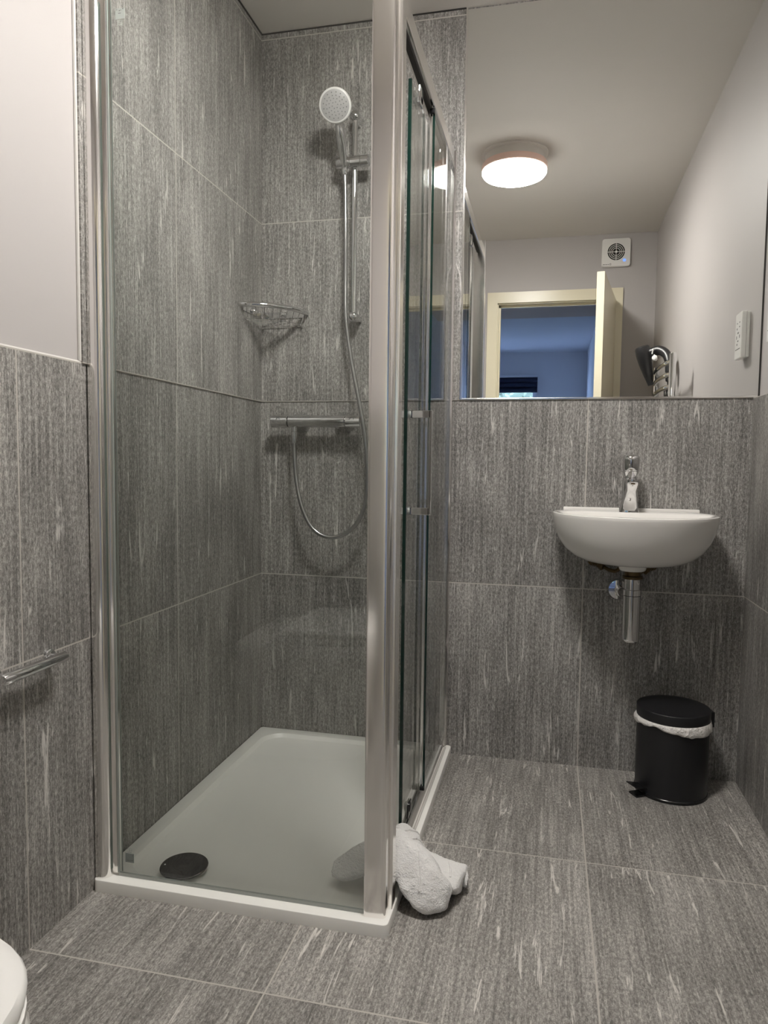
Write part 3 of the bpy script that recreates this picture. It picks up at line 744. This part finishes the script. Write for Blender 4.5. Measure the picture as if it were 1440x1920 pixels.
# ================================================================== TOILET + ROLL HOLDER
tl = thing('toilet', 'white toilet with closed lid against the left wall', 'toilet', (.25, -1.90, 0))
def tring(x0, xm, xt, hw, z, e=2.7, cy=-1.886, n=24):
    pts = []
    for k in range(n+1):
        t = -PI/2+PI*k/n; c_, s_ = math.cos(t), math.sin(t)
        pts.append((xm+(xt-xm)*abs(c_)**(2/e), cy+hw*math.copysign(abs(s_)**(2/e), s_), z))
    for k in range(1, 5): pts.append((xm+(x0-xm)*k/4, cy+hw*(1-.0*k), z))
    for k in range(1, 5): pts.append((x0, cy+hw-2*hw*k/4, z))
    for k in range(1, 4): pts.append((x0+(xm-x0)*k/4, cy-hw, z))
    return pts
MB().loft([tring(.005,.20,0.4025,.150,.0), tring(.005,.20,0.4225,.155,.10), tring(.005,.24,.46,.168,.22), tring(.005,.28,.495,.183,.33), tring(.005,.30,.505,.190,.385), tring(.01,.30,.500,.186,0.3945)]).build('pan', 'ceramic', tl, smooth=50)
MB().loft([tring(.152,.30,.497,.187,0.3960), tring(.150,.30,.501,.190,0.4005), tring(.150,.30,.501,.190,0.4105), tring(.155,.30,.494,.185,0.4135)]).build('seat', 'white_plastic', tl, smooth=50)
MB().loft([tring(.152,.30,.494,.184,0.4170), tring(.150,.30,.501,.190,0.4215), tring(.150,.30,.502,.191,0.4325), tring(.155,.30,.498,.187,0.4395), tring(.168,.30,.482,.172,0.4420), tring(.2,.30,0.4225,.11,0.4430)]).build('lid', 'white_plastic', tl, smooth=50)
MB().tube([(.140,-2.02,0.4115),(.140,-1.77,0.4115)], .010, 14).build('hinge', 'chrome', tl)
rh = thing('toilet_roll_holder', 'empty chrome toilet roll bar on the left tiled wall', 'toilet roll holder', (0, -1.20, .580))
MB().lathe([(.0095,0),(.0108,.002),(.0108,.174),(.0095,.176)], (.030, -1.2770, .5765), (0,1,0), 28).build('bar', 'chrome', rh)
for y in (-1.264, -1.114):
    MB().tube([(.0005, y, .5765), (.030, y, .5765)], .0085, 18).build('arm', 'chrome', rh)
    MB().lathe([(.0165,0),(.0165,.005),(.012,.008)], (.0003, y, .5765), (1,0,0), 28).build('wall_flange', 'chrome', rh)

# ================================================================== CEILING LAMP
lx, ly = .790, -1.125
lp = thing('ceiling_lamp', 'round flush ceiling lamp with glowing diffuser', 'ceiling lamp', (lx, ly, H))
MB().lathe([(.152,H-.0002),(.152,H-.006),(.147,H-.009)], (lx, ly, 0), seg=64).build('ceiling_plate', 'lamp_base', lp)
MB().lathe([(.136,H-.009),(.136,H-.046)], (lx, ly, 0), seg=64).build('base', 'lamp_base', lp)
MB().lathe([(.136,H-.044),(.147,H-.046),(.1505,H-.052),(.1505,H-.074),(.1475,H-.077)], (lx, ly, 0), seg=64).build('rim', 'lamp_rim', lp)
MB().lathe([(.1465,H-.076),(.1475,H-.078),(.1475,H-.088),(.1400,H-.098),(.124,H-.105),(.095,H-.109),(.05,H-.112),(0,H-.113)], (lx, ly, 0), seg=64).build('diffuser', 'diffuser', lp)

# ================================================================== EXTRACTOR FAN
fx, fz, fy = 1.351, 2.294, DY
fn = thing('extractor_fan', 'square white extractor fan with round grille above the door', 'extractor fan', (fx, fy, fz))
def rsq(s_, y, r=.014):
    return [(fx+px_, y, fz+pz_) for px_, pz_, _ in rrect(-s_, s_, -s_, s_, r, 0, 5)]
N_ = len(rrect(-1,1,-1,1,.1,0,5))
b = MB(); b.loft([rsq(.085, fy+.0003), rsq(.086, fy+.020), rsq(.083, fy+.026)], True, True); b.build('face_plate', 'white_plastic', fn, smooth=40)
MB().lathe([(.053,0),(.053,.0008)], (fx, fy+.0262, fz+.002), (0,1,0), 48).build('recess', 'dark', fn)
g = MB()
for R_ in (.0525, .0425, .0325, .0225): g.torus((fx, fy+.0285, fz+.002), R_, .0016, 'Y', 40, 6)
for a in range(4): 
    t = a*PI/2; g.tube([(fx+.006*math.cos(t), fy+.0285, fz+.002+.006*math.sin(t)), (fx+.053*math.cos(t), fy+.0285, fz+.002+.053*math.sin(t))], .0018, 6)
g.lathe([(.007,0),(.007,.003),(.003,.004)], (fx, fy+.0272, fz+.002), (0,1,0), 20); g.build('grille', 'white_plastic', fn)
# the room is seen through the mirror, so picture-right is the +X side
MB().torus((fx+.050, fy+.0268, fz-.050), .0065, .0020, 'Y', 24, 6).build('indicator_light', 'led', fn, label='glowing blue indicator ring')
b = MB()
for x0, x1 in ((-.078,-.064),(-.062,-.050),(-.048,-.040)): b.box(fx+x0, fx+x1, fy+.0262, fy+.0267, fz-.0745, fz-.0715)
b.box(fx-.037, fx-.028, fy+.0262, fy+.0267, fz-.0775, fz-.0755); b.box(fx-.037, fx-.028, fy+.0262, fy+.0267, fz-.0685, fz-.0665); b.box(fx-.037, fx-.0355, fy+.0262, fy+.0267, fz-.0755, fz-.0685); b.box(fx-.0295, fx-.028, fy+.0262, fy+.0267, fz-.0755, fz-.0685)
b.build('maker_mark', 'ink', fn, smooth=0)

# ================================================================== TOWEL RADIATOR + HAIR DRYER
ra = thing('towel_radiator', 'chrome ladder towel radiator on the white right wall', 'towel radiator', (W, -1.32, .70))
for y in (-1.085, -1.585):
    MB().lathe([(.011,0),(.0145,.002),(.0150,.004),(.0150,.876),(.013,.880),(.008,.882)], (1.508, y, .60), (0,0,1), 24).build('post', 'chrome', ra)
for zz in [1.445-.055*k for k in range(5)]+[1.12-.055*k for k in range(4)]+[.86-.055*k for k in range(4)]:
    MB().tube(catmull([(1.506,-1.092,zz),(1.490,-1.18,zz),(1.484,-1.335,zz),(1.490,-1.49,zz),(1.506,-1.578,zz)], 5), .0105, 14).build('rung', 'chrome', ra)
for y in (-1.15, -1.52):
    for zz in (1.14, .68):
        b = MB(); b.tube([(W+(.0165 if zz > 1.19 else 0)-.0003, y, zz), (1.512, y, zz)], .008, 12); b.build('wall_bracket', 'chrome', ra)
hdr = thing('hair_dryer', 'black hair dryer hung over the top rungs of the chrome towel radiator', 'hair dryer', (1.525, -1.42, 1.40))
dy_ = -1.535
ma, mb_ = Vector((1.428, dy_, 1.572)), Vector((1.4745, dy_, 1.385)); mx_ = (mb_-ma).normalized(); ml = (mb_-ma).length
MB().lathe([(.030,-.006),(.036,-.004),(.0385,.006),(.038,.04),(.033,.085),(.025,.13),(.0165,.17),(.0125,ml)], ma, mx_, 32).build('barrel', 'black_plastic', hdr)
MB().lathe([(.0305,-.008),(.0305,-.0055)], ma, mx_, 32).build('intake_grille', 'dark', hdr)
hp_ = catmull([(1.436,dy_,1.545),(1.470,dy_+.010,1.548),(1.506,dy_+.030,1.556),(1.535,dy_+.060,1.532),(1.546,dy_+.085,1.49),(1.548,dy_+.095,1.44)], 6)
MB().tube(hp_, [.026-.006*k/len(hp_) for k in range(len(hp_))], 18).build('handle', 'black_plastic', hdr)
MB().lathe([(.008,0),(.013,.004),(.013,.018),(.008,.022)], (1.487, dy_+.04, 1.512), (-.3,.8,.3), 20).build('plug', 'white_cord', hdr)
MB().tube(catmull([(1.487,dy_+.04,1.515),(1.480,dy_+.03,1.545),(1.474,dy_+.052,1.560),(1.470,dy_+.05,1.535)], 6), .0035, 8).build('cord_tie', 'white_cord', hdr)
cd_ = catmull([(1.548,dy_+.095,1.442),(1.535,dy_+.10,1.395),(1.525,dy_+.16,1.42),(1.528,dy_+.20,1.36),(1.527,dy_+.12,1.31),(1.530,dy_+.08,1.37),(1.527,dy_+.17,1.335),(1.528,dy_+.22,1.28),(1.527,dy_+.13,1.25)], 8)
MB().tube(cd_, .0035, 8).build('cord', 'black_gloss', hdr)

# ================================================================== SHAVER SOCKET
sk = thing('shaver_socket', 'white shaver socket box on the right wall beside the mirror', 'shaver socket', (W+.0165, -.186, 1.400))
sx0 = W+.0163
b = MB(); b.box(sx0-.010, sx0, -.221, -.147, 1.328, 1.471, .002); b.build('back_box', 'white_plastic', sk)
b = MB(); b.box(sx0-.026, sx0-.0102, -.223, -.145, 1.326, 1.473, .003); b.build('face_plate', 'white_plastic', sk)
b = MB()
xs = sx0-.0263
for y, z, hy_, hz in ((-.115,1.430,.004,.0015),(-.085,1.430,.004,.0015),(-.115,1.412,.003,.003),(-.085,1.416,.003,.002),(-.100,1.398,.007,.0025),(-.118,1.385,.002,.005),(-.082,1.385,.002,.005),(-.100,1.372,.006,.002),(-.110,1.362,.003,.003),(-.1,1.346,.028,.0012)):
    b.box(xs-.0003, xs+.0006, y-.084-hy_, y-.084+hy_, z+.011-hz, z+.011+hz)
b.build('markings', 'ink', sk, smooth=0)
